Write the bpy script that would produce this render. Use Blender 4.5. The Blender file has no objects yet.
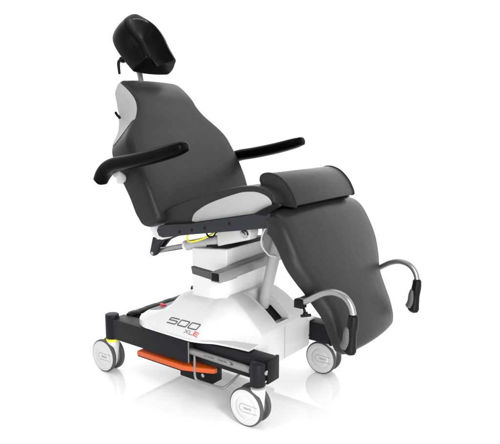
import bpy, bmesh, math, random
from mathutils import Vector, Matrix
R = math.radians
random.seed(3)
S = bpy.context.scene
COL = S.collection

# ------------------------------------------------------------------ camera
cam = bpy.data.cameras.new("camera")
cam.lens = 42.88
cam.sensor_width = 36
cam.clip_end = 400
camo = bpy.data.objects.new("camera", cam)
COL.objects.link(camo)
camo.location = (1.793, -1.975, 1.127)
camo.rotation_euler = (R(90 - 9.631), R(-0.157), R(36.674))
S.camera = camo

# ------------------------------------------------------------------ studio light
W = bpy.data.worlds.new("World")
S.world = W
W.use_nodes = True
nt = W.node_tree
bg = nt.nodes["Background"]
tc = nt.nodes.new("ShaderNodeTexCoord")
dotn = nt.nodes.new("ShaderNodeVectorMath"); dotn.operation = 'DOT_PRODUCT'
dotn.inputs[1].default_value = (0.48, -0.62, 0.62)     # the photographer's side of the studio is darker
nt.links.new(tc.outputs["Generated"], dotn.inputs[0])
ramp = nt.nodes.new("ShaderNodeValToRGB")
mr = nt.nodes.new("ShaderNodeMapRange")
mr.inputs["From Min"].default_value = -1; mr.inputs["From Max"].default_value = 1
nt.links.new(dotn.outputs["Value"], mr.inputs["Value"])
nt.links.new(mr.outputs["Result"], ramp.inputs["Fac"])
ramp.color_ramp.elements[0].position = 0.50; ramp.color_ramp.elements[0].color = (1, 1, 1, 1)
ramp.color_ramp.elements[1].position = 0.84; ramp.color_ramp.elements[1].color = (0.28, 0.28, 0.28, 1)
nt.links.new(ramp.outputs["Color"], bg.inputs["Color"])
bg.inputs["Strength"].default_value = 2.0


def area(name, loc, target, size, power, sy=None):
    l = bpy.data.lights.new(name, 'AREA')
    l.energy = power; l.size = size
    if sy:
        l.shape = 'RECTANGLE'; l.size_y = sy
    o = bpy.data.objects.new(name, l); COL.objects.link(o)
    o.location = loc
    o.rotation_euler = (Vector(target) - Vector(loc)).to_track_quat('-Z', 'Y').to_euler()
    return o


area("softbox_key", (3.3, -1.7, 2.1), (0.5, 0, 0.6), 0.7, 90, 1.6)
area("fill_low", (2.4, -1.85, 0.50), (0.35, 0, 0.42), 1.0, 37, 0.7)  # added fill lamp, lifts the white front housing and column
area("softbox_far", (1.9, 2.3, 3.1), (-.25, 0, 1.52), 0.6, 1.3, 0.8).data.spread = R(15)
area("fill_side", (-0.6, -3.4, 2.0), (0.1, 0, 0.6), 0.5, 9, 1.2)  # added weak fill from the near left
area("softbox_overhead", (0.3, -0.1, 4.2), (0.3, 0, 0), 3.0, 30)
S.view_settings.view_transform = 'Standard'
S.view_settings.look = 'None'
S.view_settings.exposure = 0.0
S.view_settings.gamma = 1.0


# ------------------------------------------------------------------ materials
def mat(name, col, rough=0.5, metal=0.0, spec=0.5, bump=0.0, bscale=400.0, mottle=0.0, coat=0.0, rvar=0.0, soft=0.0):
    m = bpy.data.materials.new(name); m.use_nodes = True
    t = m.node_tree; b = t.nodes["Principled BSDF"]
    b.inputs["Base Color"].default_value = (*col, 1)
    b.inputs["Roughness"].default_value = rough
    b.inputs["Metallic"].default_value = metal
    b.inputs["Specular IOR Level"].default_value = spec
    b.inputs["Coat Weight"].default_value = coat
    co = t.nodes.new("ShaderNodeTexCoord")
    if bump:
        n = t.nodes.new("ShaderNodeTexNoise"); n.inputs["Scale"].default_value = bscale
        n.inputs["Detail"].default_value = 3
        t.links.new(co.outputs["Object"], n.inputs["Vector"])
        bp = t.nodes.new("ShaderNodeBump"); bp.inputs["Strength"].default_value = bump
        bp.inputs["Distance"].default_value = 0.001
        if soft:
            n3 = t.nodes.new("ShaderNodeTexNoise"); n3.inputs["Scale"].default_value = 11
            t.links.new(co.outputs["Object"], n3.inputs["Vector"])
            b3 = t.nodes.new("ShaderNodeBump"); b3.inputs["Strength"].default_value = soft; b3.inputs["Distance"].default_value = 0.006
            t.links.new(n3.outputs["Fac"], b3.inputs["Height"])
            t.links.new(b3.outputs["Normal"], bp.inputs["Normal"])
        t.links.new(n.outputs["Fac"], bp.inputs["Height"])
        t.links.new(bp.outputs["Normal"], b.inputs["Normal"])
    if mottle or rvar:
        n2 = t.nodes.new("ShaderNodeTexNoise"); n2.inputs["Scale"].default_value = 9
        n2.inputs["Detail"].default_value = 4
        t.links.new(co.outputs["Object"], n2.inputs["Vector"])
        if mottle:
            mx = t.nodes.new("ShaderNodeMix"); mx.data_type = 'RGBA'
            mx.inputs[6].default_value = (*[c * (1 - mottle) for c in col], 1)
            mx.inputs[7].default_value = (*[min(1, c * (1 + mottle)) for c in col], 1)
            t.links.new(n2.outputs["Fac"], mx.inputs[0])
            t.links.new(mx.outputs[2], b.inputs["Base Color"])
        if rvar:
            m2 = t.nodes.new("ShaderNodeMapRange")
            m2.inputs["To Min"].default_value = rough - rvar; m2.inputs["To Max"].default_value = rough + rvar
            t.links.new(n2.outputs["Fac"], m2.inputs["Value"])
            t.links.new(m2.outputs["Result"], b.inputs["Roughness"])
    return m


VINYL = mat("charcoal vinyl", (0.0170, 0.0166, 0.0170), 0.32, spec=0.135, bump=0.35, bscale=520, mottle=0.08, rvar=0.05, soft=0.25)
INLAY = mat("light grey vinyl", (0.33, 0.327, 0.324), 0.5, spec=0.3, bump=0.3, bscale=600, mottle=0.03)
BLACKPU = mat("black moulded foam", (0.0018, 0.0018, 0.0019), 0.30, spec=0.08, bump=0.02, bscale=500, rvar=0.05)
ARMPU = mat("black armrest foam", (0.0016, 0.0016, 0.0017), 0.30, spec=0.035, bump=0.15, bscale=600, rvar=0.05)
FRAME = mat("anthracite powder coat", (0.0105, 0.0118, 0.0138), 0.42, spec=0.10, bump=0.3, bscale=1200, rvar=0.05)
RAILM = mat("blue grey powder coat", (0.018, 0.0205, 0.0245), 0.45, spec=0.15, bump=0.3, bscale=1200)
BLACK = mat("black plastic", (0.004, 0.004, 0.0043), 0.4, spec=0.12)
WHITE = mat("white moulded plastic", (0.60, 0.60, 0.60), 0.32, spec=0.45, rvar=0.04, mottle=0.01)
WPAINT = mat("white painted steel", (0.70, 0.70, 0.695), 0.35, spec=0.4)
GREYP = mat("light grey plastic", (0.42, 0.42, 0.415), 0.4, mottle=0.02)
ALU = mat("satin aluminium", (0.27, 0.27, 0.273), 0.36, metal=0.9, bump=0.15, bscale=900)
STEELG = mat("grey painted tube", (0.22, 0.218, 0.212), 0.4, metal=0.3)
CHROME = mat("polished steel", (0.38, 0.38, 0.38), 0.2, metal=1.0)
BARM = mat("grey brown anodised bar", (0.25, 0.245, 0.24), 0.4, metal=0.3)
DKBAR = mat("dark grey bar", (0.055, 0.055, 0.058), 0.4, metal=0.2)
ORANGE = mat("orange pedal lacquer", (0.54, 0.078, 0.006), 0.4, mottle=0.03)
YELLOW = mat("yellow ring plastic", (0.85, 0.78, 0.02), 0.45)
RED = mat("red button plastic", (0.62, 0.01, 0.03), 0.3)
TYRE = mat("grey rubber tyre", (0.065, 0.065, 0.067), 0.6, spec=0.3)
WCOVER = mat("white wheel cover", (0.57, 0.57, 0.565), 0.4, mottle=0.015)
INK = mat("dark grey lettering", (0.045, 0.045, 0.05), 0.5)
INKG = mat("mid grey lettering", (0.22, 0.22, 0.225), 0.5)
INKR = mat("red lettering", (0.65, 0.035, 0.02), 0.5)
GRIPG = mat("grey rubber grip", (0.06, 0.06, 0.062), 0.55, bump=0.4, bscale=500)
FLOOR = mat("glossy white studio floor", (0.965, 0.965, 0.965), 0.04, spec=0.5, rvar=0.03)


# ------------------------------------------------------------------ mesh helpers
def obj(name, bm, m, parent=None, smooth=True, ang=38):
    me = bpy.data.meshes.new(name)
    bmesh.ops.recalc_face_normals(bm, faces=bm.faces)
    bm.to_mesh(me); bm.free()
    me.materials.append(m)
    if smooth:
        for p in me.polygons:
            p.use_smooth = True
        me.set_sharp_from_angle(angle=R(ang))
    o = bpy.data.objects.new(name, me); COL.objects.link(o)
    if parent:
        o.parent = parent
    return o


def N():
    return bmesh.new()


def loft(bm, loops, caps=True, closed=False):
    vs = [[bm.verts.new(p) for p in lp] for lp in loops]
    n = len(vs[0])
    pairs = list(zip(vs[:-1], vs[1:]))
    if closed:
        pairs.append((vs[-1], vs[0]))
    for a, b in pairs:
        for j in range(n):
            k = (j + 1) % n
            bm.faces.new((a[j], a[k], b[k], b[j]))
    if caps and not closed:
        for lp in (vs[0], vs[-1]):
            c = Vector((0, 0, 0))
            for v in lp:
                c += v.co
            cv = bm.verts.new(c / n)
            for j in range(n):
                bm.faces.new((lp[j], lp[(j + 1) % n], cv))
    return vs


def bevel_sharp(bm, w, seg=3, lim=30, geom=None):
    es = [e for e in (geom or bm.edges) if e.is_valid and len(e.link_faces) == 2 and e.calc_face_angle(0) > R(lim)]
    if es and w > 0:
        bmesh.ops.bevel(bm, geom=es, offset=w, offset_type='OFFSET', segments=seg, profile=0.5,
                        affect='EDGES', clamp_overlap=True)


def box(bm, x0, x1, y0, y1, z0, z1, bev=0.003, seg=2):
    t = N()
    bmesh.ops.create_cube(t, size=1)
    for v in t.verts:
        v.co = Vector(((x0 + x1) / 2 + v.co.x * (x1 - x0), (y0 + y1) / 2 + v.co.y * (y1 - y0),
                       (z0 + z1) / 2 + v.co.z * (z1 - z0)))
    bevel_sharp(t, bev, seg)
    join(bm, t)


def join(bm, t):
    me = bpy.data.meshes.new("tmp"); t.to_mesh(me); t.free()
    bm.from_mesh(me); bpy.data.meshes.remove(me)


def prism_y(bm, prof, y0, y1, bev=0.004, seg=3, lim=30):
    """profile given in x,z and extruded across y"""
    t = N()
    a = [t.verts.new((x, y0, z)) for x, z in prof]
    b = [t.verts.new((x, y1, z)) for x, z in prof]
    n = len(prof)
    t.faces.new(a); t.faces.new(b)
    for i in range(n):
        t.faces.new((a[i], a[(i + 1) % n], b[(i + 1) % n], b[i]))
    bmesh.ops.recalc_face_normals(t, faces=t.faces)
    bevel_sharp(t, bev, seg, lim)
    join(bm, t)


def prism_z(bm, prof, z0, z1, bev=0.004, seg=3):
    t = N()
    a = [t.verts.new((x, y, z0)) for x, y in prof]
    b = [t.verts.new((x, y, z1)) for x, y in prof]
    n = len(prof)
    t.faces.new(a); t.faces.new(b)
    for i in range(n):
        t.faces.new((a[i], a[(i + 1) % n], b[(i + 1) % n], b[i]))
    bmesh.ops.recalc_face_normals(t, faces=t.faces)
    bevel_sharp(t, bev, seg)
    join(bm, t)


def cr(pts, n=8):
    """Catmull-Rom through points of any dimension"""
    out = []
    P = [Vector(p) for p in pts]
    P = [P[0] * 2 - P[1]] + P + [P[-1] * 2 - P[-2]]
    for i in range(1, len(P) - 2):
        p0, p1, p2, p3 = P[i - 1:i + 3]
        for k in range(n):
            t = k / n
            out.append(0.5 * ((2 * p1) + (p2 - p0) * t + (2 * p0 - 5 * p1 + 4 * p2 - p3) * t * t
                              + (3 * p1 - p0 - 3 * p2 + p3) * t ** 3))
    out.append(P[-2])
    return out


def spow(v, e):
    return math.copysign(abs(v) ** e, v)


def tube(bm, pts, r, n=16, smooth=8, up=(0, 1, 0), ry=None, round_end=True, sup=1.0):
    """swept tube; r is a number or a list per control point; ry makes it oval along `up`"""
    k = len(pts)
    rr = r if isinstance(r, (list, tuple)) else [r] * k
    ryy = ry if isinstance(ry, (list, tuple)) else ([ry] * k if ry else rr)
    full = [tuple(p) + (a, b) for p, a, b in zip(pts, rr, ryy)]
    pathv = []
    P = [full[0]] + full + [full[-1]]
    if smooth > 1 and k > 2:
        Pn = [[2 * full[0][i] - full[1][i] for i in range(5)]] + [list(f) for f in full] + \
             [[2 * full[-1][i] - full[-2][i] for i in range(5)]]
        for i in range(1, len(Pn) - 2):
            for q in range(smooth):
                t = q / smooth
                pathv.append([0.5 * (2 * b + (c - a) * t + (2 * a - 5 * b + 4 * c - d) * t * t
                                     + (3 * b - a - 3 * c + d) * t ** 3)
                              for a, b, c, d in zip(*Pn[i - 1:i + 3])])
        pathv.append(list(full[-1]))
    else:
        pathv = [list(f) for f in full]
    loops = []
    m = len(pathv)
    U = Vector(up)
    for i, p in enumerate(pathv):
        a = Vector(pathv[max(0, i - 1)][:3]); b = Vector(pathv[min(m - 1, i + 1)][:3])
        T = (b - a).normalized()
        u2 = (U - T * U.dot(T))
        if u2.length < 1e-4:
            u2 = Vector((1, 0, 0)) - T * T.x
        u2.normalize(); s = T.cross(u2)
        c = Vector(p[:3])

        def lp(cc, f):
            return [cc + s * (p[3] * f * spow(math.cos(2 * math.pi * j / n), sup)) + u2 * (p[4] * f * spow(math.sin(2 * math.pi * j / n), sup))
                    for j in range(n)]
        if i == 0 and round_end:
            for q in range(4):
                th = R(90) * q / 4
                loops.append(lp(c - T * p[3] * 0.35 * (1 - math.sin(th)) , 0.65 + 0.35 * math.sin(th)))
        loops.append(lp(c, 1))
        if i == m - 1 and round_end:
            for q in range(3, -1, -1):
                th = R(90) * q / 4
                loops.append(lp(c + T * p[3] * 0.35 * (1 - math.sin(th)), 0.65 + 0.35 * math.sin(th)))
    loft(bm, loops)


def cyl(bm, a, b, r, n=28, bev=0.002, r2=None):
    a = Vector(a); b = Vector(b)
    T = (b - a).normalized()
    u = T.orthogonal().normalized(); s = T.cross(u)
    r2 = r2 or r

    def lp(c, q):
        return [c + u * (q * math.cos(2 * math.pi * j / n)) + s * (q * math.sin(2 * math.pi * j / n)) for j in range(n)]
    loops = [lp(a, r - bev), lp(a + T * bev * .3, r - bev * .3), lp(a + T * bev, r), lp(b - T * bev, r2),
             lp(b - T * bev * .3, r2 - bev * .3), lp(b, r2 - bev)]
    loft(bm, loops)


class Path:
    """a padded surface path in x,z with half width h and thickness t"""
    def __init__(s, keys, sign=1):
        s.p = cr(keys, 10) if len(keys[0]) == 4 else keys
        s.sign = sign
        s.d = [0.0]
        for a, b in zip(s.p[:-1], s.p[1:]):
            s.d.append(s.d[-1] + math.hypot(b[0] - a[0], b[1] - a[1]))
        s.L = s.d[-1]

    def at(s, q):
        q = min(max(q, 0), s.L)
        i = 0
        while i < len(s.d) - 2 and s.d[i + 1] < q:
            i += 1
        f = (q - s.d[i]) / max(1e-9, s.d[i + 1] - s.d[i])
        v = s.p[i].lerp(s.p[i + 1], f)
        lo = s.p[max(0, i - 1)]; hi = s.p[min(len(s.p) - 1, i + 2)]
        T = Vector((hi[0] - lo[0], hi[1] - lo[1])).normalized()
        return v, T, Vector((T[1], -T[0])) * s.sign


def section(h, t, rf, rb, crown, d, nc=7, nf=10):
    """points (y, n): rounded rectangle, front at n=0, inset by d"""
    h2 = h - d; top = -d; bot = -t + d * 0.7
    rf = max(0.002, min(rf, (top - bot) * .62)); rb = max(0.002, min(rb, (top - bot) * .36))
    pts = []
    for k in range(nc):          # front right corner, from side to front
        a = R(90) * k / (nc - 1)
        pts.append((h2 - rf + rf * math.cos(a), top - rf + rf * math.sin(a)))
    for k in range(1, nf):
        y = (h2 - rf) * (1 - 2 * k / nf)
        pts.append((y, top))
    for k in range(nc):
        a = R(90) + R(90) * k / (nc - 1)
        pts.append((-h2 + rf + rf * math.cos(a), top - rf + rf * math.sin(a)))
    for k in range(5):
        a = R(180) + R(90) * k / 4
        pts.append((-h2 + rb + rb * math.cos(a), bot + rb + rb * math.sin(a)))
    for k in range(5):
        a = R(270) + R(90) * k / 4
        pts.append((h2 - rb + rb * math.cos(a), bot + rb + rb * math.sin(a)))
    return [(y, n + crown * max(0.0, 1 - (y / h) ** 2) * (1 if n > -rf * 1.01 else 0)) for y, n in pts]


def pad(path, rf=0.03, rb=0.012, crown=0.0, re0=0.03, re1=0.03, ns=44):
    st = []
    K = 7
    for k in range(K):
        a = R(90) * k / K
        st.append((re0 * (1 - math.cos(a)), re0 * (1 - math.sin(a))))
    for k in range(ns + 1):
        st.append((re0 + (path.L - re0 - re1) * k / ns, 0))
    for k in range(K - 1, -1, -1):
        a = R(90) * k / K
        st.append((path.L - re1 * (1 - math.cos(a)), re1 * (1 - math.sin(a))))
    loops = []
    for q, d in st:
        v, T, Nn = path.at(q)
        loops.append([(v[0] + Nn[0] * n, y, v[1] + Nn[1] * n) for y, n in section(v[2], v[3], rf, rb, crown, d)])
    return loops, st


def torus(bm, c, axis, Rr, r, n=40, m=10, flat=1.0):
    c = Vector(c); A = Vector(axis).normalized(); u = A.orthogonal().normalized(); s = A.cross(u)
    loops = []
    for i in range(n):
        th = 2 * math.pi * i / n
        rad = u * math.cos(th) + s * math.sin(th)
        loops.append([c + rad * (Rr + r * math.cos(2 * math.pi * j / m)) + A * (r * flat * math.sin(2 * math.pi * j / m))
                      for j in range(m)])
    loft(bm, loops, closed=True)


def ribbon(bm, pts, w, put, th=0.0008, closed=False):
    """flat printed stroke; pts in (u,v); put maps (u,v,lift) to a point on the surface"""
    P = [Vector(p) for p in pts]
    n = len(P)
    L, Q = [], []
    for i in range(n):
        a = P[(i - 1) % n] if (closed or i > 0) else P[i]
        b = P[(i + 1) % n] if (closed or i < n - 1) else P[i]
        d1 = (P[i] - a); d2 = (b - P[i])
        d1 = d1.normalized() if d1.length > 1e-9 else d2.normalized()
        d2 = d2.normalized() if d2.length > 1e-9 else d1
        nn = Vector((-(d1 + d2).y, (d1 + d2).x))
        nn.normalize()
        c = max(0.45, nn.dot(Vector((-d1.y, d1.x))))
        L.append(P[i] + nn * (w / 2 / c)); Q.append(P[i] - nn * (w / 2 / c))
    loops = []
    for i in range(n):
        loops.append([put(L[i].x, L[i].y, th), put(Q[i].x, Q[i].y, th), put(Q[i].x, Q[i].y, -th), put(L[i].x, L[i].y, -th)])
    loft(bm, loops, caps=not closed, closed=closed)


def tag(o, label=None, cat=None, group=None, kind=None):
    if label: o["label"] = label
    if cat: o["category"] = cat
    if group: o["group"] = group
    if kind: o["kind"] = kind
    return o


def smooth_tab(tab, x):
    """monotone cubic through the table"""
    n = len(tab)
    if x <= tab[0][0]:
        return tab[0][1]
    if x >= tab[-1][0]:
        return tab[-1][1]
    d = [(tab[i + 1][1] - tab[i][1]) / (tab[i + 1][0] - tab[i][0]) for i in range(n - 1)]
    m = [d[0]] + [0 if d[i - 1] * d[i] <= 0 else 2 * d[i - 1] * d[i] / (d[i - 1] + d[i]) for i in range(1, n - 1)] + [d[-1]]
    i = 0
    while tab[i + 1][0] < x:
        i += 1
    h = tab[i + 1][0] - tab[i][0]; t = (x - tab[i][0]) / h
    return ((2 * t ** 3 - 3 * t * t + 1) * tab[i][1] + (t ** 3 - 2 * t * t + t) * h * m[i]
            + (3 * t * t - 2 * t ** 3) * tab[i + 1][1] + (t ** 3 - t * t) * h * m[i + 1])


def lerp_tab(tab, x):
    if x <= tab[0][0]:
        return tab[0][1]
    for (a, va), (b, vb) in zip(tab[:-1], tab[1:]):
        if x <= b:
            f = (x - a) / (b - a); f = f * f * (3 - 2 * f) * .35 + f * .65
            return va + (vb - va) * f
    return tab[-1][1]


# ------------------------------------------------------------------ setting
bm = N()
bmesh.ops.create_circle(bm, cap_ends=True, segments=96, radius=120)
tag(obj("floor", bm, FLOOR, smooth=False), kind="structure")

# ------------------------------------------------------------------ the chair
chair = bpy.data.objects.new("treatment_chair", None)
COL.objects.link(chair)
chair.empty_display_size = .2
tag(chair, "reclining charcoal vinyl treatment chair on a white wheeled base with black headrest", "treatment chair")

# --- base frame: two side beams, each a deep rear part and a set-in front part
for sgn in (-1, 1):
    bm = N()
    y0, y1 = sorted((sgn * .306, sgn * .225))
    box(bm, -.222, .244, y0, y1, .166, .258, .003)
    fb = obj("side_beam", bm, FRAME, chair)
    bm = N()
    y0, y1 = sorted((sgn * .274, sgn * .205))
    box(bm, .2445, .601, y0, y1, .170, .256, .003)
    obj("front_beam", bm, FRAME, fb)
    bm = N()
    y0, y1 = sorted((sgn * .278, sgn * .201))
    box(bm, .601, .614, y0, y1, .166, .260, .004)
    obj("end_cap", bm, BLACK, fb)
    bm = N()
    y0, y1 = sorted((sgn * .3075, sgn * .302))
    box(bm, .2442, .2475, y0, y1, .168, .256, .001)
    obj("edge_trim", bm, STEELG, fb)
    bm = N()
    cyl(bm, (-.236, sgn * .284, .160), (-.236, sgn * .284, .272), .031, bev=.004)
    obj("castor_socket", bm, FRAME, fb)
    bm = N()
    cyl(bm, (.578, sgn * .290, .160), (.578, sgn * .290, .250), .030, bev=.005)
    so = obj("castor_socket", bm, FRAME, fb)
    bm = N()
    cyl(bm, (.604, sgn * .283, .215), (.613, sgn * .283, .215), .010, n=16)
    obj("bolt", bm, CHROME, fb)
    bm = N()
    cyl(bm, (.603, sgn * .283, .180), (.611, sgn * .283, .180), .006, n=12)
    obj("bolt", bm, CHROME, fb)

bm = N()
box(bm, -.225, -.165, -.2245, .2245, .170, .250, .003)
obj("rear_crossbeam", bm, FRAME, chair)
bm = N()
loops = []
ny = 90
for i in range(ny + 1):
    y = -.225 + .39 * i / ny
    d = .0022 * max(-.4, min(.4, math.sin(i * 2 * math.pi / 27 + .6 * math.sin(i * .11))))
    a = .024 + d
    endf = min(1, .55 + min(i, ny - i) / 10)
    zc = .2585
    loops.append([(-.195 + a * endf * math.cos(t), y, zc + (.0105 + d) * endf * math.sin(t))
                  for t in [2 * math.pi * k / 18 for k in range(18)]])
loft(bm, loops)
obj("rear_bumper", bm, BLACK, chair)

# --- white base cover: one moulded shell
ARCH = [(-.085, .300), (.01, .324), (.028, .340), (.060, .388), (.10, .399), (.25, .404), (.31, .420), (.345, .416),
        (.385, .397), (.42, .375), (.455, .347), (.485, .322), (.505, .297)]


def halfw(x):
    return smooth_tab([(-.085, .252), (-.055, .285), (.0, .303), (.24, .307), (.29, .297), (.36, .268), (.49, .251), (.505, .250)], x)


def foot(x):
    return smooth_tab([(-.085, .252), (-.055, .285), (.0, .301), (.26, .302), (.32, .268), (.40, .212), (.505, .182)], x)


def H(x, y, slot=True):
    a = abs(y); w = foot(x)
    P = smooth_tab(ARCH, x)
    e = smooth_tab([(-.085, .285), (.0, .288), (.05, .268)], x)
    w0 = smooth_tab([(-.085, .20), (.01, .20), (.05, .125), (.28, .125), (.42, .150), (.505, .158)], x)
    t = max(0.0, min(1.0, (w - a) / (w - w0)))
    k = smooth_tab([(-.085, 1.5), (.3, 1.5), (.45, 1.9)], x)
    s = 1 - (1 - t) ** k
    if t < .05:                                   # small fillet where the slope meets the flange
        s *= .5 + .5 * t / .05
    z = e + (P - e) * s
    if slot and x > .335:
        k = max(0.0, min(1.0, (.046 - a) / .006))
        f = max(0.0, min(1.0, (x - .335) / .02)) * max(0.0, min(1.0, (.492 - x) / .012))
        z -= .034 * k * f
        r = max(0.0, 1 - abs(a - .053) / .009)    # raised lip beside the slot
        z += .006 * r * max(0.0, min(1.0, (x - .31) / .03)) * max(0.0, min(1.0, (.50 - x) / .02))
    return z


bm = N()
NX, NY = 150, 150
grid = []
for i in range(NX + 1):
    x = -.085 + .59 * i / NX
    w = halfw(x)
    row = []
    for j in range(NY + 1):
        y = w * (-1 + 2 * j / NY)
        row.append(bm.verts.new((x, y, H(x, y))))
    grid.append(row)
for i in range(NX):
    for j in range(NY):
        bm.faces.new((grid[i][j], grid[i + 1][j], grid[i + 1][j + 1], grid[i][j + 1]))
# skirt
ring = [grid[0][j] for j in range(NY + 1)] + [grid[i][NY] for i in range(1, NX + 1)] + \
       [grid[NX][j] for j in range(NY - 1, -1, -1)] + [grid[i][0] for i in range(NX - 1, 0, -1)]
low = []
for v in ring:
    x, y, z = v.co
    zb = .2605
    if x > .5 and abs(y) < .19:
        zb = .150
    low.append(bm.verts.new((x, y, zb)))
for k in range(len(ring)):
    q = (k + 1) % len(ring)
    bm.faces.new((ring[k], ring[q], low[q], low[k]))
cover = obj("base_cover", bm, WHITE, chair, ang=50)
# lower body between the beams
bm = N()
box(bm, -.16, .500, -.186, .186, .145, .262, .006)
obj("lower_body", bm, WHITE, chair)
bm = N()
box(bm, .40, .503, -.2035, .2035, .150, .262, .004)
lb = obj("front_panel", bm, WHITE, chair)
bm = N()
cyl(bm, (.502, .194, .195), (.5052, .194, .195), .0035, n=12, bev=.0006)
obj("screw", bm, BLACK, lb)
bm = N()
box(bm, .5046, .5066, -.0015, .0015, .152, .292, .0006)
obj("centre_seam", bm, GREYP, cover)
# black sheet painting the dark inside of the slot where the leg strut enters
bm = N()
a0, a1 = .408, .466
vs = []
for x in (a0, a1):
    for y in (-.037, .037):
        vs.append(bm.verts.new((x, y, H(x, .0) + .006)))
bm.faces.new((vs[0], vs[1], vs[3], vs[2]))
bmesh.ops.solidify(bm, geom=bm.faces[:], thickness=.004)
obj("slot_dark", bm, BLACK, cover)


def put_cover(u, v, lift):
    """surface of the near slope; u runs along x, v up the slope"""
    y = -.300 + v
    z = H(u, y)
    zx = (H(u + .004, y) - H(u - .004, y)) / .008
    zy = (H(u, y + .004) - H(u, y - .004)) / .008
    n = Vector((-zx, -zy, 1)).normalized()
    return Vector((u, y, z)) + n * (lift + .0009)


def sub(pts, k=6, closed=False):
    out = []
    n = len(pts)
    for i in range(n if closed else n - 1):
        a = pts[i]; b = pts[(i + 1) % n]
        for q in range(k):
            out.append((a[0] + (b[0] - a[0]) * q / k, a[1] + (b[1] - a[1]) * q / k))
    if not closed:
        out.append(pts[-1])
    return out


def sk(pts, ox, oy, sx, sy, skew):
    return [(ox + x * sx + skew * y * sy, oy + y * sy) for x, y in pts]


# lettering 500 / XLE
five = [(1, 1), (.06, 1), (0, .92), (0, .56), (.94, .56), (1, .48), (1, .08), (.94, 0), (0, 0)]
zero = [(.06, 0), (.94, 0), (1, .1), (1, .9), (.94, 1), (.06, 1), (0, .9), (0, .1)]
bm = N()
ox, oy, sx, sy, ad = .097, .027, .046, .0180, .058
ribbon(bm, sub(sk(five, ox, oy, sx, sy, .55)), .0029, put_cover)
for q in (1, 2):
    ribbon(bm, sub(sk(zero, ox + ad * q, oy, sx, sy, .55), closed=True), .0029, put_cover, closed=True)
obj("model_number", bm, INK, cover)
bm = N()
ox, oy, sx, sy = .206, .0105, .021, .0105
ribbon(bm, sub(sk([(0, 0), (1, 1)], ox, oy, sx, sy, .2)), .0020, put_cover)
ribbon(bm, sub(sk([(0, 1), (1, 0)], ox, oy, sx, sy, .2)), .0020, put_cover)
ribbon(bm, sub(sk([(0, 1), (0, 0), (.9, 0)], ox + .027, oy, sx, sy, .3)), .0020, put_cover)
obj("model_letters", bm, INKG, cover)
bm = N()
E_ = [(1, 1), (.1, 1), (0, .85), (0, .15), (.1, 0), (1, 0)]
ribbon(bm, sub(sk(E_, ox + .050, oy, sx, sy, .3)), .0021, put_cover)
ribbon(bm, sub(sk([(0, .5), (.9, .5)], ox + .050, oy, sx, sy, .3)), .0021, put_cover)
obj("red_letter", bm, INKR, cover)
# red stop button on the grey rear ramp
bm = N()
hx, hy = -.048, -.150
vs = []
box(bm, -.082, -.006, -.235, .235, .0, .001, 0)
for v in bm.verts:
    pass
bm.free()
bm = N()
gx, gy = 10, 40
g = [[bm.verts.new((-.083 + .088 * i / gx, -.205 + .41 * j / gy, H(-.083 + .088 * i / gx, -.205 + .41 * j / gy) + .0016))
      for j in range(gy + 1)] for i in range(gx + 1)]
for i in range(gx):
    for j in range(gy):
        bm.faces.new((g[i][j], g[i + 1][j], g[i + 1][j + 1], g[i][j + 1]))
bmesh.ops.solidify(bm, geom=bm.faces[:], thickness=.003)
rp = obj("ramp_mat", bm, GREYP, cover)
bm = N()
zb = H(hx, hy)
cyl(bm, (hx, hy, zb - .002), (hx - .003, hy, zb + .008), .011, n=20, bev=.003)
box(bm, hx - .016, hx + .016, hy - .006, hy + .006, zb + .004, zb + .012, .003)
obj("stop_button", bm, RED, cover)

# --- lifting column
bm = N()
prism_y(bm, [(.128, .385), (.317, .385), (.317, .616), (.128, .598)], -.148, .148, .005)
col = obj("lifting_column", bm, WPAINT, chair)
bm = N()
prism_y(bm, [(.200, .6085), (.319, .620), (.319, .632), (.200, .6205)], -.138, .138, .002)
obj("column_plate", bm, BLACK, col)

# --- grey cross bar with dark near arm
bm = N()
box(bm, .326, .372, -.258, .215, .507, .548, .003)
for v in bm.verts:
    v.co.z += (v.co.y + .258) * .035
bar = obj("cross_bar", bm, BARM, chair)
bm = N()
box(bm, .330, .368, -.2600, -.2585, .513, .546, .001)
obj("bar_end", bm, BLACK, bar)
bm = N()
prism_y(bm, [(.215, .552), (.222, .522), (.326, .512), (.326, .544)], -.252, -.232, .003)
obj("bar_arm", bm, DKBAR, bar)
bm = N()
box(bm, .3175, .342, -.19, -.11, .494, .507, .002)
obj("bar_bracket", bm, BARM, bar)

# --- leg strut
bm = N()
tube(bm, [(.385, 0, .325), (.455, 0, .600), (.49, 0, .74)], [.023, .023, .022], n=24, smooth=1, ry=.026)
strut = obj("leg_strut", bm, GREYP, chair)
bm = N()
prism_y(bm, [(.405, .53), (.475, .60), (.53, .72), (.46, .76), (.36, .69), (.37, .61)], .03, .075, .006)
obj("strut_bracket", bm, GREYP, strut)
bm = N()
tube(bm, [(.505, -.10, .745), (.465, -.10, .70), (.448, -.09, .645), (.460, -.06, .600), (.470, -.028, .588), (.462, -.010, .575)], .0035, n=8)
obj("white_cable", bm, WPAINT, chair)

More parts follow.
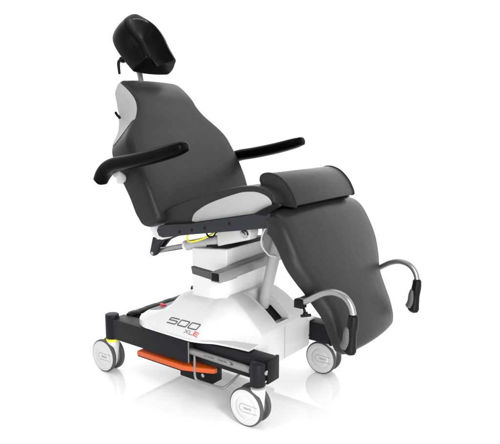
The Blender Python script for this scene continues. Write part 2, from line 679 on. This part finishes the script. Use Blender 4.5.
# --- seat rails
RAIL = [(.078, .690), (.088, .708), (.103, .715), (.264, .737), (.560, .800), (.599, .823), (.618, .828), (.628, .815), (.640, .770), (.616, .757), (.252, .692), (.112, .664), (.090, .668)]
for sgn in (-1, 1):
    bm = N()
    y0, y1 = sorted((sgn * .303, sgn * .276))
    prism_y(bm, RAIL, y0, y1, .003, 2)
    rl = obj("seat_rail", bm, RAILM, chair)
    for bx, bz in ((.335, .7285), (.270, .7135), (.205, .699), (.455, .758)):
        bm = N()
        cyl(bm, (bx, sgn * .301, bz), (bx, sgn * .3042, bz), .0062, n=14, bev=.0006)
        obj("bolt_hole", bm, BLACK, rl)
    bm = N()
    y0, y1 = (-.3035, -.284) if sgn < 0 else (.250, .272)
    ex = .668 if sgn < 0 else .640
    prism_y(bm, [(.560, .8015), (.599, .824), (.628, .836), (ex, .849), (ex + .004, .839), (.640, .819), (.618, .800)], y0, y1, .003)
    obj("hinge_arm", bm, BLACK, rl)
bm = N()
for bx, bz in ((.14, .683), (.60, .775)):
    bm = N()
    box(bm, bx - .02, bx + .02, -.2755, .2755, bz - .010, bz + .010, .002)
    obj("seat_crossbar", bm, BLACK, chair)
bm = N()
prism_y(bm, [(.14, .695), (.58, .790), (.58, .765), (.14, .672)], -.20, .20, .002)
obj("seat_pan", bm, BLACK, chair)

# --- seat cushion
top = cr([(.070, .722), (.085, .755), (.130, .786), (.233, .826), (.385, .872), (.502, .896), (.577, .897), (.622, .876), (.640, .845)], 4)
prof = [(p[0], p[1]) for p in top] + [(.60, .815), (.565, .793), (.264, .730), (.105, .7085)]
bm = N()
prism_y(bm, prof, -.278, .278, .012, 4, lim=40)
seat = obj("seat_cushion", bm, VINYL, chair, ang=60)
INL = cr([(.2505, .742), (.254, .757), (.272, .781), (.344, .822), (.468, .866), (.520, .877), (.565, .878), (.606, .866), (.624, .848), (.624, .838)], 4)
ip = [(p[0], p[1]) for p in INL] + [(.594, .824), (.558, .8015), (.270, .7405)]
for sgn in (-1, 1):
    bm = N()
    y0, y1 = sorted((sgn * .2700, sgn * .2815))
    prism_y(bm, ip, y0, y1, .003, 3)
    obj("side_inlay", bm, INLAY, seat)

# --- rear bracket and actuator
for sgn in (-1,):
    bm = N()
    prism_y(bm, [(-.106, .617), (-.094, .606), (-.06, .612), (.05, .675), (.12, .690), (.10, .655), (-.004, .622), (-.047, .607), (-.076, .571), (-.087, .540),
                 (-.103, .530), (-.119, .532), (-.128, .544)], -.148, -.128, .003)
    br = obj("tilt_bracket", bm, RAILM, chair)
    bm = N()
    cyl(bm, (-.110, -.150, .543), (-.110, -.122, .543), .008, n=16)
    obj("pivot_pin", bm, CHROME, br)
bm = N()
prism_y(bm, [(-.078, .606), (.04, .668), (.08, .66), (-.044, .606), (-.089, .560), (-.113, .560)], -.110, -.090, .003)
obj("tilt_lever", bm, BLACK, chair)
bm = N()
cyl(bm, (-.112, -.120, .548), (.10, -.120, .604), .0125, n=24)
act = obj("tilt_actuator", bm, ALU, chair)
bm = N()
cyl(bm, (.076, -.120, .5975), (.31, -.120, .659), .0215, n=28, bev=.003)
obj("actuator_tube", bm, GREYP, act)
bm = N()
cyl(bm, (.066, -.120, .595), (.080, -.120, .5985), .0235, n=28, bev=.002)
obj("actuator_collar", bm, WPAINT, act)
bm = N()
prism_y(bm, [(.268, .622), (.262, .685), (.425, .728), (.438, .700), (.428, .668), (.30, .632)], -.150, -.090, .008)
obj("actuator_motor", bm, WHITE, act)
bm = N()
cyl(bm, (.412, -.160, .692), (.412, -.142, .692), .017, n=24, bev=.003)
cyl(bm, (.412, -.165, .692), (.412, -.158, .692), .008, n=6, bev=.001)
obj("motor_bolt", bm, CHROME, act)
bm = N()
tube(bm, [(.17, -.205, .690), (.155, -.205, .655), (.165, -.205, .640), (.195, -.205, .645), (.24, -.19, .662), (.285, -.17, .69), (.31, -.15, .70)], .0042, n=10)
obj("yellow_cable", bm, YELLOW, chair)
bm = N()
tube(bm, [(.33, -.2, .72), (.30, -.2, .685), (.285, -.2, .672), (.262, -.2, .675), (.24, -.19, .70)], .0035, n=8)
obj("black_cable", bm, BLACK, chair)

# --- backrest
BK = Path([(0.113, .726, 0.316, 0.098), (0.099, .762, 0.322, 0.110), (0.087, .795, 0.327, 0.116), (0.057, .868, 0.332, 0.118), (0.022, .932, 0.335, 0.120),
           (-0.023, 1.008, 0.330, 0.124), (-0.051, 1.055, 0.320, 0.128), (-0.075, 1.097, 0.286, 0.129), (-0.107, 1.150, 0.229, 0.128),
           (-0.130, 1.190, 0.202, 0.132), (-0.153, 1.226, 0.195, 0.128), (-0.193, 1.262, 0.194, 0.105), (-0.231, 1.288, 0.195, 0.066), (-0.250, 1.299, 0.184, 0.044), (-0.260, 1.305, 0.132, 0.032)], 1)
loops, st = pad(BK, rf=.029, rb=.012, crown=.006, re0=.030, re1=.012, ns=70)
bm = N()
loft(bm, loops)
back = obj("backrest", bm, VINYL, chair, ang=60)
# light grey inlays on the scooped sides: same section, 1.5 mm proud
i0 = next(i for i, (q, d) in enumerate(st) if q > BK.L * .50)
for sgn in (-1, 1):
    bm = N()
    rows = []
    for i in range(len(loops)):
        q, d = st[i]
        if q < BK.L * .56 or q > BK.L * .995:
            continue
        v, T, Nn = BK.at(q)
        f = min(1, max(0, (q / BK.L - .56) / .10))          # slanted lower border
        n1 = -v[3] * .96
        n0 = -.006 if f >= 1 else -v[3] * (.96 - .90 * f ** .7) 
        if sgn > 0:
            n0 = min(n0, -.05)
        n0 = max(n0, n1 * .999) if n1 < n0 else n1 * .98
        y = v[2] - d + .0022
        if n0 > -.028:
            pass
        row = []
        for k in range(9):
            n = n1 + (n0 - n1) * k / 8
            yy = y
            if n > -.029:                                    # follow the rounded front edge
                u = min(.029, n + .029)
                yy = v[2] - d - .029 + math.sqrt(max(0, .029 ** 2 - u * u)) + .0022
            row.append((v[0] + Nn[0] * n, sgn * yy, v[1] + Nn[1] * n))
        rows.append(row)
    vv = [[bm.verts.new(p) for p in r_] for r_ in rows]
    for a, b in zip(vv[:-1], vv[1:]):
        for k in range(8):
            bm.faces.new((a[k], a[k + 1], b[k + 1], b[k]))
    bmesh.ops.recalc_face_normals(bm, faces=bm.faces)
    obj("side_inlay", bm, INLAY, back)
# white back shell
bm = N()
loops2 = []
for k in range(30):
    q = BK.L * (.03 + .90 * k / 29)
    v, T, Nn = BK.at(q)
    h = min(v[2] - .012, .27); t0 = -v[3] + .004; t1 = -v[3] - .022 * math.sin(math.pi * (.08 + .84 * k / 29))
    lp = []
    for y, n in ((h, t0), (h, (t0 + t1) / 2), (h * .93, t1), (0, t1 - .004), (-h * .93, t1), (-h, (t0 + t1) / 2), (-h, t0), (0, t0)):
        lp.append((v[0] + Nn[0] * n, y, v[1] + Nn[1] * n))
    loops2.append(lp)
loft(bm, loops2)
obj("back_shell", bm, WHITE, chair, ang=60)
for sgn in (-1, 1):
    bm = N()
    y0, y1 = sorted((sgn * .215, sgn * .262))
    prism_y(bm, [(-.026, .735), (.07, .76), (.100, .71), (.095, .655), (.06, .642), (.025, .646), (-.003, .677)], y0, y1, .006)
    obj("hinge_bracket", bm, WHITE, chair)
bm = N()
tube(bm, [(-.212, -.221, 1.138), (-.226, -.224, 1.151), (-.233, -.226, 1.162)], .006, n=10)
obj("release_lever", bm, BLACK, chair)

# --- armrests
for sgn in (-1, 1):
    bm = N()
    y = sgn * .398
    pts = [(-.140, y, .885), (-.118, y, .915), (-.086, y, .940), (-.035, y, .958), (.06, y, .974), (.18, y, .998), (.28, y, 1.023), (.325, y, 1.036)]
    tube(bm, pts, [.025, .027, .028, .028, .0275, .0265, .0245, .0195], n=40, sup=.72, ry=[.029, .032, .034, .037, .039, .039, .036, .028])
    ar = obj("armrest", bm, ARMPU, chair, ang=50)
    bm = N()
    cyl(bm, (-.058, sgn * .385, .918), (-.080, sgn * .315, .885), .0165, n=24, bev=.004)
    obj("armrest_joint", bm, GREYP, ar)
    bm = N()
    box(bm, -.140, -.075, *sorted((sgn * .318, sgn * .255)), .865, .905, .008)
    obj("armrest_bracket", bm, WHITE, ar)

# --- headrest: a moulded bowl with two wings, open at the neck
hd = Vector((-.66, 0, .7513)); hn = Vector((.7513, 0, .66)); hc = Vector((-.283, 0, 1.474))
bm = N()


def head_loop(b, inset):
    """cross section of the trough at b (-1 neck end .. 1 crown): points (y, n)"""
    k = max(0.0, (b - .05) / .98)
    w = .132 * (1 - k ** 3.1) ** .5 if k < 1 else .02
    w = max(.02, w) * (1 - .05 * max(0, -b)) - inset
    top = .054 - .012 * max(0.0, -b) ** 2 - inset
    nb = -.070 + inset + .026 * max(0.0, b) ** 2 + .010 * max(0.0, -b) ** 2
    fl = -.024 + .010 * max(0.0, -b) ** 2 + inset * .3
    kk = max(0.0, min(1.0, (b + .40) / 1.15))
    fl = fl + (top + .003 - fl) * kk ** 2.3
    rw = min(.026, w * .3)                      # rounded rim
    lean = min(.021 + .011 * math.exp(-((b + .5) / .42) ** 2), w * .34)
    wi = w - lean - rw * 1.1
    pts = []
    for q in range(25):                         # inside, from -wi to wi
        y = -wi + 2 * wi * q / 24
        u = abs(y) / wi
        pts.append((y, fl + (top - fl) * u ** 2.1 * (1 - .0 * u)))
    side = []
    for q in range(1, 7):                       # rim over to the outer face
        a = R(90) * q / 6
        side.append((wi + (w - lean - wi) * math.sin(a), top - rw * .9 * (1 - math.cos(a))))
    for q in range(1, 8):                       # outer face down to the back, slightly tapered
        f = q / 7
        side.append((w - lean * (1 - f) ** 1.4 - .012 * f ** 2, top - rw * .9 + (nb + .014 - top + rw * .9) * f))
    for q in range(1, 6):
        a = R(90) * q / 5
        side.append((w - .012 - .016 * (1 - math.cos(a)), nb + .014 - .014 * math.sin(a)))
    right = side
    left = [(-y, n) for y, n in reversed(side)]
    back = [(-(w - .028) * (-1 + 2 * q / 8) if False else (w - .028) * (1 - 2 * q / 8), nb - .006 * math.sin(math.pi * q / 8)) for q in range(1, 8)]
    return pts + right + back + left


HL = .132
stb = []
for q in range(5):
    a = R(90) * q / 5
    stb.append((-1 + .075 * (1 - math.cos(a)), .010 * (1 - math.sin(a))))
for q in range(41):
    stb.append((-.925 + 1.885 * q / 40, 0))
for q in range(1, 5):
    a = R(90) * q / 4
    stb.append((.96 + .04 * math.sin(a), .010 * (1 - math.cos(a))))
ct, sn = 1.0, 0.0
loft(bm, [[hc + hd * (HL * b) + hn * (n * ct - y * sn) + Vector((0, y * ct + n * sn, 0)) for y, n in head_loop(b, d)] for b, d in stb])
head = obj("headrest", bm, BLACKPU, chair, ang=50)
bm = N()
tube(bm, [(-.345, 0, 1.40), (-.330, 0, 1.365), (-.316, 0, 1.335), (-.308, 0, 1.300), (-.292, 0, 1.255)], .012, n=16, up=(0, 1, 0), ry=.014)
obj("headrest_post", bm, STEELG, head)
bm = N()
cyl(bm, (-.325, -.085, 1.395), (-.325, -.108, 1.398), .013, n=18, bev=.003)
tube(bm, [(-.325, -.104, 1.397), (-.338, -.108, 1.384), (-.332, -.110, 1.335)], [.007, .0075, .006], n=12, smooth=4)
cyl(bm, (-.325, -.09, 1.396), (-.325, 0.02, 1.41), .006, n=12)
obj("clamp_lever", bm, BLACK, head)

# --- leg rest
LG = Path([(.588, .792, .300, .040), (.620, .806, .312, .058), (.655, .804, .318, .070), (.690, .778, .321, .066), (.725, .722, .322, .060), (.758, .656, .316, .060),
           (.789, .590, .284, .060), (.812, .535, .250, .058), (.845, .476, .230, .054), (.871, .417, .227, .050), (.888, .362, .220, .047),
           (.890, .318, .205, .044)], -1)
loops, st = pad(LG, rf=.046, rb=.012, crown=.020, re0=.018, re1=.024, ns=70)
bm = N()
loft(bm, loops)
leg = obj("leg_rest", bm, VINYL, chair, ang=60)
bm = N()
lp2 = []
for k in range(20):
    v, T, Nn = LG.at(LG.L * (.10 + .84 * k / 19))
    h = v[2] - .03
    lp2.append([(v[0] + Nn[0] * n, y, v[1] + Nn[1] * n) for y, n in ((h, -v[3] + .003), (h, -v[3] - .008), (-h, -v[3] - .008), (-h, -v[3] + .003))])
loft(bm, lp2)
obj("back_board", bm, BLACK, leg)
# handle carrier behind the leg rest and the two handles
bm = N()
box(bm, .722, .742, -.262, .262, .494, .514, .002)
obj("handle_carrier", bm, DKBAR, chair)
for sgn in (-1, 1):
    y = sgn * .277
    bm = N()
    tube(bm, [(.745, y, .505), (.776, y, .520), (.807, y, .540), (.840, y, .558), (.876, y, .567), (.913, y, .560), (.938, y, .538), (.950, y, .508), (.951, y, .470)],
         .0112, n=20)
    hnd = obj("foot_handle", bm, ALU, chair)
    bm = N()
    box(bm, .730, .766, y - .015, y + .015, .490, .521, .003)
    obj("clamp_block", bm, BLACK, hnd)
    bm = N()
    cyl(bm, (.762, y, .490), (.768, y, .474), .005, n=12)
    cyl(bm, (.768, y, .477), (.771, y, .464), .009, n=12, bev=.002)
    tube(bm, [(.758, y - .010, .464), (.784, y + .010, .467)], .0055, n=10, smooth=1)
    obj("clamp_knob", bm, BLACK, hnd)
    bm = N()
    tube(bm, [(.951, y, .500), (.951, y, .482), (.949, y, .462), (.948, y, .436), (.946, y, .405), (.942, y, .388), (.938, y, .378)],
         [.0165, .018, .019, .0165, .018, .0235, .024], n=24, ry=[.0165, .018, .019, .017, .018, .021, .022])
    gp = obj("grip", bm, BLACK, hnd)
    bm = N()
    tube(bm, [(.9385, y - .006, .460), (.9355, y - .006, .438), (.934, y - .006, .412), (.927, y - .006, .390)],
         [.011, .0145, .0155, .017], n=20, ry=[.0155, .017, .018, .019])
    obj("grip_insert", bm, GRIPG, hnd)

# --- pedals and brake rod on the near side
bm = N()
prism_z(bm, [(-.050, -.312), (.215, -.312), (.280, -.288), (.340, -.262), (.345, -.245), (.330, -.236), (.20, -.215), (-.05, -.215)], .130, .151, .004)
pdl = obj("foot_pedal", bm, ORANGE, chair)
bm = N()
prism_z(bm, [(-.047, -.3095), (.214, -.3095), (.279, -.2858), (.337, -.260), (.342, -.246), (.329, -.2385), (.20, -.2175), (-.047, -.2175)], .1255, .1302, .001)
obj("bounce_plate", bm, BLACK, pdl)  # added unseen black plate, stops the pedal's orange bounce on the floor
bm = N()
box(bm, .13, .30, -.235, -.16, .060, .122, .004)
pb = obj("pedal_housing", bm, BLACK, chair)
bm = N()
cyl(bm, (.262, -.240, .095), (.262, -.232, .095), .009, n=14, bev=.002)
obj("bolt", bm, CHROME, pb)
bm = N()
cyl(bm, (.240, -.290, .214), (.545, -.290, .2115), .0135, n=24, bev=.003)
rod = obj("brake_rod", bm, STEELG, chair)
bm = N()


def put_rod(u, v, lift):
    a = R(-70) + v / .0135
    return Vector((u, -.290 + math.sin(a) * (.0138 + lift), .2135 + math.cos(a) * (.0138 + lift)))


for i, u in enumerate((.322, .330, .337, .346, .352, .360, .366, .373)):
    ribbon(bm, [(u, -.002), (u + .003, .003)], .0028, put_rod, .0003)
for i, u in enumerate((.396, .404, .411, .418, .426, .433)):
    ribbon(bm, [(u, .003), (u + .0045, -.002)], .0028, put_rod, .0003)
for q in range(7):
    ribbon(bm, [(.454 + .0026 * q, 0), (.4567 + .0026 * q, 0)], .014 * (1 - q / 7.5), put_rod, .0003)
obj("rod_marking", bm, INK, rod)
bm = N()
tube(bm, [(.264, -.290, .212), (.264, -.290, .130), (.268, -.290, .105), (.283, -.288, .096), (.340, -.287, .096), (.392, -.286, .097), (.408, -.280, .100),
          (.425, -.255, .118), (.455, -.215, .165)], .0052, n=12)
obj("pedal_stirrup", bm, STEELG, chair)


# --- castors
def text_mesh(s, size):
    cu = bpy.data.curves.new("t", 'FONT'); cu.body = s; cu.size = size; cu.align_x = 'CENTER'; cu.align_y = 'CENTER'
    cu.extrude = .0003; cu.resolution_u = 3
    o = bpy.data.objects.new("t", cu); COL.objects.link(o)
    dg = bpy.context.evaluated_depsgraph_get(); dg.update()
    me = bpy.data.meshes.new_from_object(o.evaluated_get(dg))
    bpy.data.objects.remove(o); bpy.data.curves.remove(cu)
    return me


def make_castor():
    """origin at the swivel axis on the floor; wheel trails to -x"""
    tx = -.034
    bm = N()
    # housing: round neck flowing into the fork web between the discs
    loops = []
    for z, rx, ry, cx in ((.150, .0265, .0265, 0), (.147, .0285, .0285, 0), (.128, .029, .029, -.001), (.108, .030, .0285, -.003), (.088, .036, .025, -.009),
                          (.066, .045, .0165, -.020), (.045, .047, .0155, -.028), (.028, .040, .015, -.032), (.018, .02, .012, -.034)):
        loops.append([(cx + rx * math.cos(2 * math.pi * k / 28), ry * math.sin(2 * math.pi * k / 28), z) for k in range(28)])
    loft(bm, loops)
    root = obj("castor", bm, WCOVER, None, ang=60)
    for sgn in (-1, 1):
        y0 = sgn * .0165; y1 = sgn * .0345
        bm = N()
        prof = [(.060, y0), (.0725, y0 * 1.02), (.0745, y0 + sgn * .003), (.075, (y0 + y1) / 2), (.0745, y1 - sgn * .004), (.0715, y1 - sgn * .0008), (.0665, y1), (.064, y1 - sgn * .002), (.060, y1 - sgn * .005)]
        loops = []
        for i in range(56):
            th = 2 * math.pi * i / 56
            loops.append([(tx + r * math.cos(th), y, .075 + r * math.sin(th)) for r, y in prof])
        loft(bm, loops, closed=True)
        obj("tyre", bm, TYRE, root, ang=50)
        bm = N()
        loops = []
        for r, y in ((.0675, y1 - sgn * .006), (.0688, y1 - sgn * .0010), (.0678, y1 + sgn * .0006), (.0640, y1 + sgn * .0008), (.0632, y1 - sgn * .0001), (.0618, y1 - sgn * .0001), (.0610, y1 + sgn * .0012), (.045, y1 + sgn * .0028), (.0442, y1 + sgn * .0023), (.0434, y1 + sgn * .0030), (.030, y1 + sgn * .0038), (.008, y1 + sgn * .0042)):
            loops.append([(tx + r * math.cos(2 * math.pi * i / 56), y, .075 + r * math.sin(2 * math.pi * i / 56)) for i in range(56)])
        loft(bm, loops)
        wc = obj("wheel_cover", bm, WCOVER, root, ang=50)
    # emblem on the outer (-y) disc
    bm = N()

    def put(u, v, lift):
        r = math.hypot(u, v)
        yy = lerp_tab([(0, .0388), (.008, .0387), (.030, .0383), (.045, .0373), (.0610, .0357), (.0655, .0353)], r)
        return Vector((tx + u, -(yy + lift), .075 + v))
    st_ = [(.056, .013), (.03, .0145), (-.008, .0155)] + [(-.008 + .0155 * math.cos(a), .0155 * math.sin(a)) for a in [R(90 + 18 * k) for k in range(1, 10)]] + \
          [(-.008, -.0155), (.03, -.0145), (.056, -.013)]
    ribbon(bm, sub(st_, 3), .0019, put, .0003)
    obj("emblem_outline", bm, INKG, root)
    me = text_mesh("TENTE", .0105)
    for v in me.vertices:
        p = put(v.co.x * 1.15 + .014, v.co.y, .0004 + v.co.z)
        v.co = p
    me.materials.append(INKG)
    lo = bpy.data.objects.new("emblem_letters", me); COL.objects.link(lo); lo.parent = root
    return root


c0 = make_castor()
spots = [(-.236, -.284), (.578, -.290), (.564, .288), (-.236, .284)]
kids = list(c0.children)
roots = []
for i, (x, y) in enumerate(spots):
    if i == 0:
        r_ = c0
    else:
        r_ = c0.copy(); COL.objects.link(r_)
        for k in kids:
            k2 = k.copy(); COL.objects.link(k2); k2.parent = r_
    r_.parent = chair
    r_.location = (x, y, 0)
    roots.append(r_)
for i, r_ in enumerate(roots):
    if i == 1:
        continue
    bm = N()
    cyl(bm, (0, 0, .1475), (0, 0, .160), .030, n=28, bev=.002)
    rg = obj("yellow_ring", bm, YELLOW, r_)

# ------------------------------------------------------------------ roll cushion lying over the knee joint
bm = N()
D = cr([(.533, .915), (.538, .932), (.560, .941), (.590, .940), (.627, .925), (.662, .892), (.684, .855), (.690, .836)], 5)
DP = [(p[0], p[1]) for p in D] + [(.683, .831), (.650, .831), (.615, .835), (.582, .846), (.547, .884)]
prism_y(bm, DP, -.222, .222, .006, 3, lim=50)
pil = obj("roll_cushion", bm, VINYL, None, ang=55)
tag(pil, "half-round charcoal vinyl roll cushion lying across the top of the leg rest", "cushion")
for sgn in (-1, 1):
    bm = N()
    pp = [(x, sgn * .2195, z) for x, z in DP]
    loops = []
    n = len(pp)
    cx = sum(p[0] for p in pp) / n; cz = sum(p[2] for p in pp) / n
    for i in range(n):
        a = Vector(pp[i - 1]); b = Vector(pp[(i + 1) % n]); T = (b - a).normalized()
        s = T.cross(Vector((0, 1, 0)))
        loops.append([Vector(pp[i]) + s * .0035 * math.cos(2 * math.pi * k / 8) + Vector((0, 1, 0)) * .0035 * math.sin(2 * math.pi * k / 8) for k in range(8)])
    loft(bm, loops, closed=True)
    obj("piping", bm, VINYL, pil)
bm = N()
box(bm, .655, .675, -.205, -.19, .822, .836, .002)
obj("strap", bm, BLACK, pil)
